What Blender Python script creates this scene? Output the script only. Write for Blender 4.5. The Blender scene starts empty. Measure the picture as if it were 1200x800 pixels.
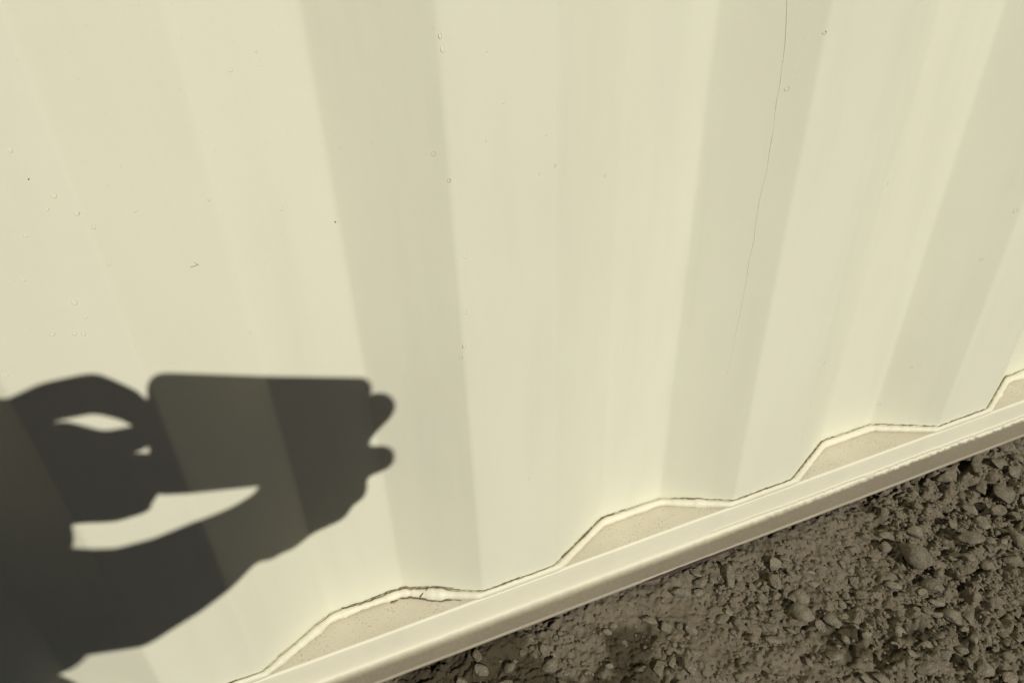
import bpy, bmesh, math, random
import numpy as np
from mathutils import Vector, Matrix

# ------------------------------------------------------------------ camera
SC = bpy.context.scene
COL = SC.collection
RT = 0.050                                   # height of the bottom rail's top face above the ground
FPX, PITCH, YAW, ROLL = 920.1, 0.6294, 0.3697, -0.0355
C = np.array([0.0, -0.4392, 0.6264 + RT])    # lens position: 0.44 m from the container wall
_r = np.array([math.cos(YAW), -math.sin(YAW), 0.0])
_f = np.array([math.sin(YAW) * math.cos(PITCH), math.cos(YAW) * math.cos(PITCH), -math.sin(PITCH)])
_u = np.cross(_r, _f)
CR = _r * math.cos(ROLL) + _u * math.sin(ROLL)
CU = -_r * math.sin(ROLL) + _u * math.cos(ROLL)
CF = _f
cam_d = bpy.data.cameras.new('camera')
cam = bpy.data.objects.new('camera', cam_d)
COL.objects.link(cam)
cam.matrix_world = Matrix(((CR[0], CU[0], -CF[0], C[0]), (CR[1], CU[1], -CF[1], C[1]),
                           (CR[2], CU[2], -CF[2], C[2]), (0, 0, 0, 1)))
cam_d.sensor_width = 36.0
cam_d.lens = 36.0 * FPX / 1200.0
cam_d.clip_start = 0.004
cam_d.clip_end = 3000.0
SC.camera = cam


def ray(x, y):
    d = CF + CR * (x - 600) / FPX - CU * (y - 400) / FPX
    return d / np.linalg.norm(d)


# ------------------------------------------------------------------ sun and sky
SUN = ray(216, 472)                          # direction the light travels: the lens casts its shadow there
EL = math.asin(-SUN[2])
AZ = math.atan2(-SUN[0], -SUN[1])            # towards the sun, from +Y clockwise
sun_d = bpy.data.lights.new('sun', 'SUN')
sun_d.energy = 5.0
sun_d.angle = math.radians(0.53)
sun_d.color = (1.0, 0.965, 0.90)
sun = bpy.data.objects.new('sun', sun_d)
COL.objects.link(sun)
sun.rotation_euler = Vector(SUN).to_track_quat('-Z', 'Y').to_euler()
sun.location = (1, -4, 4)
W = bpy.data.worlds.new('World')
SC.world = W
W.use_nodes = True
nt = W.node_tree
sky = nt.nodes.new('ShaderNodeTexSky')
sky.sky_type = 'NISHITA'
sky.sun_disc = False
sky.sun_elevation = EL
sky.sun_rotation = AZ
sky.air_density = 0.2
sky.dust_density = 0.1
sky.ozone_density = 0.3
bg = nt.nodes['Background']
bg.inputs['Strength'].default_value = 0.05
nt.links.new(sky.outputs[0], bg.inputs['Color'])
vs = SC.view_settings
vs.view_transform = 'Standard'
vs.look = 'None'
vs.exposure = -0.47
vs.gamma = 1.0
vs.use_curve_mapping = False
SC.cycles.max_bounces = 8

R = random.Random(7)
NR = np.random.default_rng(11)


# ------------------------------------------------------------------ helpers
def on_wall(x, y, Y=0.0):
    d = ray(x, y)
    return C + d * (Y - C[1]) / d[1]


def on_ground(x, y, Z=0.0):
    d = ray(x, y)
    return C + d * (Z - C[2]) / d[2]


def to_px(P):
    v = np.asarray(P, float) - C
    z = v @ CF
    return 600 + FPX * (v @ CR) / z, 400 - FPX * (v @ CU) / z


def held(x, y, dz):
    """a point of the photographer whose shadow falls at photo pixel x, y; dz metres behind the phone's plane"""
    P = on_wall(x, y, 0.016)
    t = ((P - C) @ CF + dz) / (SUN @ CF)
    return P - SUN * t


def link(name, me, mat=None, parent=None, smooth=True):
    o = bpy.data.objects.new(name, me)
    COL.objects.link(o)
    if mat is not None:
        me.materials.append(mat)
    if smooth:
        me.polygons.foreach_set('use_smooth', [True] * len(me.polygons))
    if parent is not None:
        o.parent = parent
    return o


def mesh(name, v, f, mat=None, parent=None, smooth=True):
    me = bpy.data.meshes.new(name)
    me.from_pydata([tuple(map(float, p)) for p in v], [], f)
    me.update()
    return link(name, me, mat, parent, smooth)


def npmesh(name, v, quads, mat=None, parent=None, smooth=True):
    """big quad or triangle mesh from numpy arrays"""
    v = np.asarray(v, np.float32)
    q = np.asarray(quads, np.int32)
    k = q.shape[1]
    me = bpy.data.meshes.new(name)
    me.vertices.add(len(v))
    me.vertices.foreach_set('co', v.ravel())
    me.loops.add(q.size)
    me.loops.foreach_set('vertex_index', q.ravel())
    me.polygons.add(len(q))
    me.polygons.foreach_set('loop_start', np.arange(0, q.size, k, dtype=np.int32))
    me.update(calc_edges=True)
    me.validate()
    return link(name, me, mat, parent, smooth)


def grid_quads(nu, nv):
    i, j = np.meshgrid(np.arange(nu - 1), np.arange(nv - 1), indexing='ij')
    a = (i * nv + j).ravel()
    return np.stack([a, a + nv, a + nv + 1, a + 1], 1)


def tag(o, label=None, cat=None, group=None, kind=None):
    if label: o['label'] = label
    if cat: o['category'] = cat
    if group: o['group'] = group
    if kind: o['kind'] = kind
    return o


def empty(name, loc=(0, 0, 0)):
    o = bpy.data.objects.new(name, None)
    COL.objects.link(o)
    o.location = loc
    o.empty_display_size = 0.1
    return o


def box(name, x0, x1, y0, y1, z0, z1, mat, parent=None, bev=0.0):
    bm = bmesh.new()
    bmesh.ops.create_cube(bm, size=1)
    for v in bm.verts:
        v.co = Vector(((x0 + x1) / 2 + v.co.x * (x1 - x0), (y0 + y1) / 2 + v.co.y * (y1 - y0),
                       (z0 + z1) / 2 + v.co.z * (z1 - z0)))
    if bev:
        bmesh.ops.bevel(bm, geom=bm.edges[:], offset=bev, segments=2, affect='EDGES', profile=0.5)
    me = bpy.data.meshes.new(name)
    bm.to_mesh(me)
    bm.free()
    return link(name, me, mat, parent, False)


# numpy noise -------------------------------------------------------------
def hash2(ix, iy, s):
    h = (ix.astype(np.int64) * 374761393 + iy.astype(np.int64) * 668265263 + s * 974634777) & 0x7fffffff
    h = ((h ^ (h >> 13)) * 1274126177) & 0x7fffffff
    h = h ^ (h >> 16)
    return (h & 0xffff) / 65535.0


def vnoise(x, y, s=0):
    ix, iy = np.floor(x), np.floor(y)
    fx, fy = x - ix, y - iy
    fx = fx * fx * fx * (fx * (fx * 6 - 15) + 10)
    fy = fy * fy * fy * (fy * (fy * 6 - 15) + 10)
    a, b = hash2(ix, iy, s), hash2(ix + 1, iy, s)
    c, d = hash2(ix, iy + 1, s), hash2(ix + 1, iy + 1, s)
    return (a + (b - a) * fx) * (1 - fy) + (c + (d - c) * fx) * fy - 0.5


def pebbles(x, y, s, fill=1.0):
    """rounded bumps on a jittered lattice (heights 0..1), lattice spacing 1"""
    ix, iy = np.floor(x), np.floor(y)
    out = np.zeros_like(x)
    for ax in (-1, 0, 1):
        for ay in (-1, 0, 1):
            cx, cy = ix + ax, iy + ay
            px = cx + 0.15 + 0.7 * hash2(cx, cy, s)
            py = cy + 0.15 + 0.7 * hash2(cx, cy, s + 1)
            rr = 0.28 + 0.42 * hash2(cx, cy, s + 2)
            th = 3.14 * hash2(cx, cy, s + 4)
            e = 0.65 + 0.7 * hash2(cx, cy, s + 5)
            dx, dy = x - px, y - py
            u = (dx * np.cos(th) + dy * np.sin(th)) * e
            v = (-dx * np.sin(th) + dy * np.cos(th)) / e
            d2 = (u * u + v * v) / (rr * rr)
            on = hash2(cx, cy, s + 3) < fill
            out = np.maximum(out, np.where(on, np.sqrt(np.clip(1 - d2, 0, 1)) * rr * 1.5, 0))
    return out


# ------------------------------------------------------------------ materials
def mat_new(name):
    m = bpy.data.materials.new(name)
    m.use_nodes = True
    t = m.node_tree
    return m, t, t.nodes['Principled BSDF']


def N(t, typ, **kw):
    n = t.nodes.new(typ)
    for k, v in kw.items():
        if k in n.inputs:
            n.inputs[k].default_value = v
        else:
            setattr(n, k, v)
    return n


def pos_noise(t, scale, detail=3, rough=0.55, vec=None, stretch=None):
    if vec is None:
        g = N(t, 'ShaderNodeNewGeometry')
        vec = g.outputs['Position']
    if stretch:
        mp = N(t, 'ShaderNodeMapping')
        mp.inputs['Scale'].default_value = stretch
        t.links.new(vec, mp.inputs[0])
        vec = mp.outputs[0]
    n = N(t, 'ShaderNodeTexNoise')
    n.inputs['Scale'].default_value = scale
    n.inputs['Detail'].default_value = detail
    n.inputs['Roughness'].default_value = rough
    t.links.new(vec, n.inputs['Vector'])
    return n.outputs['Fac']


def ramp(t, fac, stops):
    r = N(t, 'ShaderNodeValToRGB')
    el = r.color_ramp.elements
    while len(el) < len(stops):
        el.new(0.5)
    for e, (p, c) in zip(el, stops):
        e.position = p
        e.color = (*c, 1) if len(c) == 3 else c
    t.links.new(fac, r.inputs[0])
    return r.outputs[0]


def mix(t, fac, a, b):
    m = N(t, 'ShaderNodeMix', data_type='RGBA')
    for s, v in ((0, fac), (6, a), (7, b)):
        if hasattr(v, 'is_output'):
            t.links.new(v, m.inputs[s])
        elif s == 0:
            m.inputs[0].default_value = v
        else:
            m.inputs[s].default_value = (*v, 1)
    return m.outputs[2]


def math_n(t, op, a, b=None, clamp=False):
    m = N(t, 'ShaderNodeMath', operation=op, use_clamp=clamp)
    for i, v in enumerate((a, b)):
        if v is None: continue
        if hasattr(v, 'is_output'):
            t.links.new(v, m.inputs[i])
        else:
            m.inputs[i].default_value = v
    return m.outputs[0]


def bump(t, bs, h, strength, dist):
    b = N(t, 'ShaderNodeBump')
    b.inputs['Strength'].default_value = strength
    b.inputs['Distance'].default_value = dist
    t.links.new(h, b.inputs['Height'])
    t.links.new(b.outputs[0], bs.inputs['Normal'])


IVORY = (0.745, 0.735, 0.565)


def make_paint(name, base, specks=0.0, grime=0.0):
    m, t, bs = mat_new(name)
    a = pos_noise(t, 5.0, 4, 0.6, stretch=(1, 1, 0.35))
    col = mix(t, ramp(t, a, [(0.3, (0, 0, 0)), (0.7, (1, 1, 1))]), tuple(c * k for c, k in zip(base, (0.955, 0.950, 0.945))), tuple(min(1, c * 1.022) for c in base))
    b = pos_noise(t, 34, 3, 0.6, stretch=(1, 1, 0.12))
    col = mix(t, math_n(t, 'MULTIPLY', ramp(t, b, [(0.50, (0, 0, 0)), (0.76, (1, 1, 1))]), 0.30), col, tuple(c * 0.86 for c in base))
    sp = pos_noise(t, 420 if specks < 0.3 else 520, 2, 0.5)
    lo = 0.70 if specks < 0.3 else 0.59
    col = mix(t, math_n(t, 'MULTIPLY', ramp(t, sp, [(lo, (0, 0, 0)), (lo + 0.06, (1, 1, 1))]), math_n(t, 'MULTIPLY', 0.12 + specks * 1.6, ramp(t, pos_noise(t, 38, 3, 0.6), [(0.40, (0.12, 0.12, 0.12)), (0.62, (1, 1, 1))]), True) if specks > 0.3 else 0.12 + specks), col, (0.30, 0.24, 0.15))
    if grime:
        g = pos_noise(t, 14, 5, 0.7)
        col = mix(t, math_n(t, 'MULTIPLY', ramp(t, g, [(0.35, (0, 0, 0)), (0.7, (1, 1, 1))]), grime), col, (0.49, 0.43, 0.30))
    t.links.new(col, bs.inputs['Base Color'])
    bs.inputs['Roughness'].default_value = 0.52
    bs.inputs['Specular IOR Level'].default_value = 0.35
    h = pos_noise(t, 900, 2, 0.5)
    h2 = pos_noise(t, 55, 2, 0.5)
    hh = math_n(t, 'ADD', math_n(t, 'MULTIPLY', h, 0.15), h2)
    bump(t, bs, hh, 0.25, 0.0006)
    return m


M_PAINT = make_paint('ivory_paint', IVORY)
M_RAIL = make_paint('ivory_rail_paint', (0.735, 0.705, 0.535), 0.05, 0.06)
M_LEDGE = make_paint('dusty_ledge_paint', (0.635, 0.595, 0.455), 0.45, 0.38)
M_SEAL = make_paint('sealant', (0.735, 0.71, 0.545), 0.1, 0.16)


def make_flange():
    """paint under a coat of dried mud; the mud's upper edge is ragged, the lip is worn clean"""
    m, t, bs = mat_new('muddy_flange')
    g = N(t, 'ShaderNodeNewGeometry')
    sx = N(t, 'ShaderNodeSeparateXYZ')
    t.links.new(g.outputs['Position'], sx.inputs[0])
    n1 = pos_noise(t, 130, 5, 0.65)
    n2 = pos_noise(t, 16, 3, 0.5)
    n3 = pos_noise(t, 300, 4, 0.6)
    mud = mix(t, n2, (0.175, 0.150, 0.106), (0.25, 0.215, 0.155))
    mud = mix(t, math_n(t, 'MULTIPLY', ramp(t, n3, [(0.35, (0, 0, 0)), (0.7, (1, 1, 1))]), 0.35), mud, (0.14, 0.112, 0.075))
    # depth of the flange from the rail's face: mud begins a few mm out from the bend
    east = math_n(t, 'DIVIDE', math_n(t, 'SUBTRACT', sx.outputs['X'], 0.30), 0.35, True)   # the coat is thicker and chips more this way
    d = math_n(t, 'SUBTRACT', -0.0052, sx.outputs['Y'])
    d = math_n(t, 'ADD', d, math_n(t, 'MULTIPLY', math_n(t, 'SUBTRACT', n1, 0.5), math_n(t, 'ADD', 0.003, math_n(t, 'MULTIPLY', east, 0.005))))
    f1 = math_n(t, 'POWER', math_n(t, 'DIVIDE', d, math_n(t, 'SUBTRACT', 0.0072, math_n(t, 'MULTIPLY', east, 0.005)), True), 0.8)
    lip = math_n(t, 'SUBTRACT', sx.outputs['Y'], -0.0234)
    lip = math_n(t, 'ADD', lip, math_n(t, 'MULTIPLY', math_n(t, 'SUBTRACT', n1, 0.5), 0.0016))
    f2 = math_n(t, 'MAXIMUM', math_n(t, 'DIVIDE', lip, 0.0009, True), math_n(t, 'MULTIPLY', n2, 0.9))
    fac = math_n(t, 'MULTIPLY', math_n(t, 'MULTIPLY', f1, f2), 0.97)
    col = mix(t, fac, mix(t, math_n(t, 'GREATER_THAN', sx.outputs['Y'], -0.02), (0.42, 0.37, 0.27), mix(t, math_n(t, 'DIVIDE', math_n(t, 'ADD', sx.outputs['Y'], 0.0062), 0.0016, True), (0.58, 0.54, 0.40), (0.70, 0.67, 0.51))), mud)
    t.links.new(col, bs.inputs['Base Color'])
    bs.inputs['Roughness'].default_value = 0.75
    bump(t, bs, n3, 0.5, 0.0008)
    return m


M_FLANGE = make_flange()


def plain(name, col, rough=0.6, metal=0.0, var=0.15, scale=60, bmp=0.0, spec=0.5):
    m, t, bs = mat_new(name)
    n = pos_noise(t, scale, 4, 0.6)
    c = mix(t, ramp(t, n, [(0.3, (0, 0, 0)), (0.7, (1, 1, 1))]), tuple(x * (1 - var) for x in col), tuple(min(1, x * (1 + var)) for x in col))
    t.links.new(c, bs.inputs['Base Color'])
    bs.inputs['Roughness'].default_value = rough
    bs.inputs['Metallic'].default_value = metal
    bs.inputs['Specular IOR Level'].default_value = spec
    if bmp:
        bump(t, bs, n, 0.6, bmp)
    return m


M_CRACK = plain('crack_dirt', (0.18, 0.14, 0.088), 0.9, var=0.4, scale=200)
M_RUN = plain('paint_run', (0.66, 0.645, 0.49), 0.6, var=0.1, scale=300)
M_MARK = plain('paint_mark', (0.58, 0.53, 0.39), 0.6, var=0.12, scale=400)
M_STEEL = plain('casting_steel', (0.60, 0.55, 0.42), 0.6, var=0.15, scale=30, bmp=0.001)


def make_stone(name, ca, cb, speck=0.34):
    m, t, bs = mat_new(name)
    oi = N(t, 'ShaderNodeObjectInfo')
    n = pos_noise(t, 120, 5, 0.65)
    n2 = pos_noise(t, 650, 3, 0.6)
    c = mix(t, oi.outputs['Random'], ca, cb)
    c = mix(t, math_n(t, 'MULTIPLY', ramp(t, n, [(0.38, (0, 0, 0)), (0.66, (1, 1, 1))]), 0.65), c, tuple(x * 0.5 for x in ca))
    c = mix(t, math_n(t, 'MULTIPLY', ramp(t, n2, [(0.54, (0, 0, 0)), (0.64, (1, 1, 1))]), speck), c, (0.42, 0.37, 0.27))
    t.links.new(c, bs.inputs['Base Color'])
    bs.inputs['Roughness'].default_value = 0.85
    bs.inputs['Specular IOR Level'].default_value = 0.25
    bump(t, bs, math_n(t, 'ADD', n, math_n(t, 'MULTIPLY', n2, 0.5)), 0.9, 0.0028)
    return m


M_STONE = make_stone('stone', (0.150, 0.127, 0.088), (0.215, 0.185, 0.132))
M_GRIT = make_stone('grit', (0.175, 0.147, 0.102), (0.175, 0.147, 0.102), 0.12)


def make_soil():
    m, t, bs = mat_new('soil')
    at = N(t, 'ShaderNodeAttribute', attribute_name='wet_or_dimmed')
    n = pos_noise(t, 26, 6, 0.65)
    n2 = pos_noise(t, 240, 5, 0.7)
    n3 = pos_noise(t, 900, 3, 0.6)
    c = mix(t, ramp(t, n, [(0.32, (0, 0, 0)), (0.68, (1, 1, 1))]), (0.145, 0.121, 0.082), (0.200, 0.169, 0.119))
    c = mix(t, math_n(t, 'MULTIPLY', ramp(t, n2, [(0.40, (0, 0, 0)), (0.72, (1, 1, 1))]), 0.45), c, (0.105, 0.083, 0.053))
    c = mix(t, math_n(t, 'MULTIPLY', ramp(t, n3, [(0.60, (0, 0, 0)), (0.70, (1, 1, 1))]), 0.35), c, (0.36, 0.31, 0.22))
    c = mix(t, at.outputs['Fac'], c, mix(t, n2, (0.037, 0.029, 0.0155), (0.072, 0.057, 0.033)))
    t.links.new(c, bs.inputs['Base Color'])
    bs.inputs['Roughness'].default_value = 0.92
    bs.inputs['Specular IOR Level'].default_value = 0.2
    bump(t, bs, math_n(t, 'ADD', n2, math_n(t, 'MULTIPLY', n3, 0.5)), 0.9, 0.0022)
    return m


M_SOIL = make_soil()


# ------------------------------------------------------------------ ground
def spaced(a, b, step, far):
    mid = np.arange(a, b + step / 2, step)
    out, s, x = [], step, 0.0
    while x < far:
        s *= 1.06 if s < 0.011 else (1.0 if x < 0.75 else 1.28)
        x += s
        out.append(x)
    out = np.array(out)
    return np.concatenate([a - out[::-1], mid, b + out])


STONY = [  # photo pixel centre, radius in m, density
    (1150, 600, 0.16, 1.0), (1110, 660, 0.09, 0.8), (900, 690, 0.06, 0.9), (1090, 560, 0.08, 0.7), (1060, 740, 0.10, 0.7),
    (900, 740, 0.06, 0.6), (1150, 760, 0.08, 0.7), (540, 770, 0.07, 0.5), (640, 720, 0.05, 0.45), (760, 770, 0.05, 0.5), (1000, 690, 0.05, 0.5)]
SMOOTH = [(880, 650, 0.06, 0.9), (820, 720, 0.05, 0.9), (960, 660, 0.05, 0.7), (720, 690, 0.05, 0.8), (990, 640, 0.06, 0.6), (890, 780, 0.05, 0.7)]
WET = [(555, 768, 0.036, 1.0), (505, 782, 0.03, 1.0), (590, 758, 0.026, 0.8), (622, 800, 0.030, 0.9), (735, 775, 0.030, 1.0), (745, 800, 0.034, 0.9),
       (722, 745, 0.016, 0.7), (992, 742, 0.020, 0.7), (1000, 765, 0.02, 0.7), (1018, 593, 0.010, 0.9), (1036, 616, 0.012, 0.8), (1070, 745, 0.018, 0.6), (1130, 750, 0.014, 0.6)]


def field(lst, x, y, base=0.0):
    out = np.full(np.shape(x), base, float)
    for px, py, rad, a in lst:
        g = on_ground(px, py)
        out = np.maximum(out, a * np.exp(-((x - g[0]) ** 2 + (y - g[1]) ** 2) / (rad * rad) * 0.8))
    return out


def ground_h(x, y, near=1.0):
    st = field(STONY, x, y, 0.18)
    sm = field(SMOOTH, x, y)
    rough = np.clip(st * (1 - 0.75 * sm) + 0.10, 0, 1)
    wx = x + 0.006 * vnoise(x * 60, y * 60, 31)
    wy = y + 0.006 * vnoise(x * 60, y * 60, 32)
    h = 0.010 * vnoise(x * 6, y * 6, 1) + 0.008 * vnoise(x * 17, y * 17, 2)
    h += near * (0.0062 * vnoise(x * 42, y * 42, 3) * (0.5 + rough) + 0.0040 * vnoise(wx * 110, wy * 110, 4) * (0.4 + rough)
                 + 0.0028 * vnoise(wx * 260, wy * 260, 5) * (0.5 + rough) + 0.0013 * vnoise(wx * 520, wy * 520, 6))
    h += near * rough * (0.0085 * pebbles(wx * 62, wy * 62, 40, 0.55) + 0.0055 * pebbles(wx * 120, wy * 120, 60, 0.6))
    h += near * (0.0030 - 0.0016 * sm) * pebbles(wx * 260, wy * 260, 80, 0.55)
    return h - 0.004


def rail_clear(x, y, h):
    """keep the soil below the rail"""
    near_rail = np.exp(-((y + 0.026) / 0.020) ** 2) * (y > -0.08)
    cap = 0.0085 + 0.6 * np.clip(-0.033 - y, 0, 1) + 0.002 * np.clip((-0.029 - y) / 0.004, 0, 1) * vnoise(x * 150, y * 150, 130)
    return np.minimum(h + 0.005 * near_rail, cap)


xs = spaced(-0.12, 1.06, 0.0014, 120.0)
ys = spaced(-0.42, 0.02, 0.0014, 120.0)
GX, GY = np.meshgrid(xs, ys, indexing='ij')
dx = np.maximum(0, np.maximum(-0.12 - GX, GX - 1.06))
dy = np.maximum(0, np.maximum(-0.42 - GY, GY - 0.02))
nearf = np.clip(1 - np.hypot(dx, dy) / 1.1, 0.0, 1)
GZ = rail_clear(GX, GY, ground_h(GX, GY, nearf))
GZ = GZ * np.clip(1.5 - np.hypot(dx, dy) / 30, 0.2, 1)
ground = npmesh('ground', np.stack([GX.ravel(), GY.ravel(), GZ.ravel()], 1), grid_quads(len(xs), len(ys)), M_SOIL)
tag(ground, 'dark brown gravelly soil beside the container', kind='structure')
wet_or_dimmed = field(WET, GX, GY)
wet_or_dimmed = np.maximum(wet_or_dimmed, 0.9 * np.clip((0.02 - GX) / 0.10, 0, 1) * np.clip((GX + 3) / 0.5, 0, 1) * np.clip((GY + 1.6) / 0.5, 0, 1))  # unseen soil to the left, darkened to cut bounce light into the wall's shadow
wet_or_dimmed = np.maximum(wet_or_dimmed, 0.9 * np.clip((GX - 1.02) / 0.15, 0, 1) * np.clip((4 - GX) / 1.0, 0, 1) * np.clip((GY + 4) / 1.0, 0, 1))  # same added darkening out of view on the right, against bounce light
wet_or_dimmed = np.maximum(wet_or_dimmed, 0.9 * np.clip((-0.46 - GY) / 0.15, 0, 1) * np.clip((GY + 4) / 1.0, 0, 1))  # unseen ground behind the camera, also darkened to limit bounce onto the wall
wet_or_dimmed = np.clip((wet_or_dimmed + nearf * (0.65 * vnoise(GX * 45, GY * 45, 21) + 0.35 * vnoise(GX * 130, GY * 130, 22)) + 0.3 * vnoise(GX * 3, GY * 3, 23) - 0.33) * 3.6, 0, 1) * 0.9
wa = ground.data.attributes.new('wet_or_dimmed', 'FLOAT', 'POINT')
wa.data.foreach_set('value', wet_or_dimmed.ravel().astype(np.float32))


def gz(x, y):
    x, y = np.atleast_1d(np.asarray(x, float)), np.atleast_1d(np.asarray(y, float))
    return rail_clear(x, y, ground_h(x, y))


# ------------------------------------------------------------------ shipping container
P, S_, I_, D_, X0 = 0.278, 0.0684, 0.0688, 0.0340, 0.2050
XL, XR = -2.70, 3.358
WT = 2.45                                    # top of the side sheet
box_root = empty('shipping_container', (0.33, 0, 0))
tag(box_root, 'ivory painted steel shipping container with corrugated side, standing on dark gravel', 'container')
OFF = Vector((0.33, 0, 0))


def child(o):
    o.parent = box_root
    o.matrix_parent_inverse = Matrix.Translation(-OFF)
    return o


def corr_pts(xa, xb, step=0.009):
    """x, depth of the sheet's outer face, with small bend radii"""
    pts = []
    k0, k1 = int((xa - X0) / P) - 2, int((xb - X0) / P) + 2
    for k in range(k0, k1 + 1):
        b = X0 + P * k
        pts += [(b, 0), (b + S_, D_), (b + S_ + I_, D_), (b + 2 * S_ + I_, 0)]
    pts = [p for p in pts if xa - P < p[0] < xb + P]
    out = []
    for i in range(1, len(pts) - 1):
        a, c, d = np.array(pts[i - 1]), np.array(pts[i]), np.array(pts[i + 1])
        e1, e2 = (a - c) / np.linalg.norm(a - c), (d - c) / np.linalg.norm(d - c)
        rb = 0.0026
        for s in (0, .25, .5, .75, 1):
            p1, p2 = c + e1 * rb, c + e2 * rb
            q = (1 - s) ** 2 * p1 + 2 * s * (1 - s) * c + s * s * p2
            out.append(q)
        n = int(np.linalg.norm(d - c) / step)
        for j in range(1, n):
            q = c + (d - c) * j / n
            if np.linalg.norm(q - c) > rb * 1.3 and np.linalg.norm(q - d) > 0.0055 * 1.3:
                out.append(q)
    out = np.array([q for q in out if xa <= q[0] <= xb])
    return out


cp = corr_pts(XL + 0.10, XR - 0.10)
zs = np.concatenate([np.arange(RT - 0.001, 0.80, 0.0125), np.linspace(0.80, WT, 34)])
CX, ZZ = np.meshgrid(cp[:, 0], zs, indexing='ij')
CY = np.repeat(cp[:, 1][:, None], len(zs), 1)
dent = 0.0011 * vnoise(CX * 7, ZZ * 3.2, 51) + 0.0006 * vnoise(CX * 19, ZZ * 8, 52) + 0.00018 * vnoise(CX * 55, ZZ * 18, 53)
hot = np.exp(-((ZZ - RT) / 0.05) ** 2) * 0.0012 * vnoise(CX * 24, ZZ * 24, 54)   # weld distortion along the rail
CY = CY + dent + hot
side = npmesh('corrugated_side', np.stack([CX.ravel(), CY.ravel(), ZZ.ravel()], 1), grid_quads(len(cp), len(zs)), M_PAINT)
tag(side, 'corrugated side sheet with broad upright ribs')
child(side)


def sweep_x(name, prof, x0, x1, mat, n=2, jit=None):
    xx = np.linspace(x0, x1, n)
    v = []
    for x in xx:
        for (y, z) in prof:
            v.append((x, y, z))
    v = np.array(v)
    if jit: v = jit(v)
    return npmesh(name, v, grid_quads(n, len(prof)), mat)


def arc(cy, cz, r, a0, a1, n=6):
    return [(cy + r * math.cos(math.radians(a0 + (a1 - a0) * i / n)), cz + r * math.sin(math.radians(a0 + (a1 - a0) * i / n))) for i in range(n + 1)]


YF = -0.004                                 # face of the rail
ZB = RT - 0.0342                             # top of its bottom flange
ER = 0.0022


def wob(v):
    v = v.copy()
    v[:, 1] += 0.0007 * vnoise(v[:, 0] * 5, v[:, 2] * 20, 71) + 0.00025 * vnoise(v[:, 0] * 40, v[:, 2] * 90, 72)
    v[:, 2] += 0.0006 * vnoise(v[:, 0] * 4, v[:, 1] * 10, 73) + 0.0003 * vnoise(v[:, 0] * 30, v[:, 1] * 40, 74)
    return v


web_prof = arc(YF + ER, RT - ER, ER, 90, 180, 6) + [(YF, RT - 0.010), (YF, RT - 0.017), (YF, RT - 0.024)]
web = child(sweep_x('bottom_rail', web_prof, XL + 0.1, XR - 0.1, M_RAIL, 1400, wob))
tag(web, 'ivory bottom side rail')


def rail_part(name, prof, mat, label):
    o = sweep_x(name, prof, XL + 0.1, XR - 0.1, mat, 1400, wob)
    o.parent = web
    tag(o, label)
    return o


rail_part('top_flange', [(0.11, RT), (0.06, RT), (0.034, RT), (0.02, RT), (0.008, RT), (YF + ER, RT)], M_LEDGE, 'dusty speckled ledge of the rail')
LIPY = YF - 0.0198
low = [(YF, RT - 0.024)] + arc(YF - 0.0048, ZB + 0.0048, 0.0048, 0, -90, 8)[0:] + \
      [(YF - 0.010, ZB - 0.0002), (YF - 0.015, ZB - 0.0004)] + arc(LIPY + 0.0014, ZB - 0.0018, 0.0014, 90, 180, 5) + \
      [(LIPY, ZB - 0.0036), (LIPY + 0.001, ZB - 0.0046), (0.02, ZB - 0.0046), (0.11, ZB - 0.0046)]
rail_part('bottom_flange', low, M_FLANGE, 'bottom flange coated in dried brown mud')


# ragged edge of thick paint that hangs over the bend, stronger towards the right
n_e = 2600
xe = np.linspace(0.30, 1.25, n_e)
v = []
amp = np.clip((xe - 0.25) / 0.35, 0.0, 1) + 0.03
top = RT - 0.0248 + 0.0012 * vnoise(xe * 18, xe * 0, 81) + 0.0006 * vnoise(xe * 90, xe * 0, 82) * amp
bot = RT - 0.0300 + 0.0030 * vnoise(xe * 30, xe * 0, 83) * amp + 0.0024 * vnoise(xe * 150, xe * 0, 84) * amp + 0.0016 * vnoise(xe * 420, xe * 0, 85) * amp


def web_y(z):                                # face of web or of the bend below it
    zc = ZB + 0.0048
    return np.where(z > zc, YF, YF - 0.0048 + np.sqrt(np.clip(0.0048 ** 2 - (zc - z) ** 2, 0, 1)))


for k, s in enumerate((0, 0.08, 0.5, 0.92, 1.0)):
    z = top + (bot - top) * s
    y = web_y(z) - (0.00045 * amp - 0.0003 * (1 - np.minimum(amp, 1)) if 0 < k < 4 else -0.0006)
    v.append(np.stack([xe, y, z], 1))
v = wob(np.stack(v, 1).reshape(-1, 3))
pe = npmesh('paint_edge', v, grid_quads(n_e, 5), M_RAIL)
pe.parent = web
tag(pe, 'ragged thick paint edge above the mud')

# sealant bead between the sheet and the ledge ---------------------------------
bp = corr_pts(-1.3, 2.2, 0.004)
seg = np.linalg.norm(np.diff(bp, axis=0), axis=1)
L_ = np.concatenate([[0], np.cumsum(seg)])
nb = int(L_[-1] / 0.0016)
ll = np.linspace(0, L_[-1], nb)
bx, by = np.interp(ll, L_, bp[:, 0]), np.interp(ll, L_, bp[:, 1])
sm_ = np.hanning(11) / np.hanning(11).sum()
bx, by = np.convolve(np.pad(bx, 5, 'edge'), sm_, 'valid'), np.convolve(np.pad(by, 5, 'edge'), sm_, 'valid')
tx, ty = np.gradient(bx), np.gradient(by)
k_ = 21
ker = np.ones(k_) / k_
tx, ty = np.convolve(np.pad(tx, k_ // 2, 'edge'), ker, 'valid'), np.convolve(np.pad(ty, k_ // 2, 'edge'), ker, 'valid')
tl = np.hypot(tx, ty)
nx, ny = ty / tl, -tx / tl                   # outward from the sheet
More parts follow.
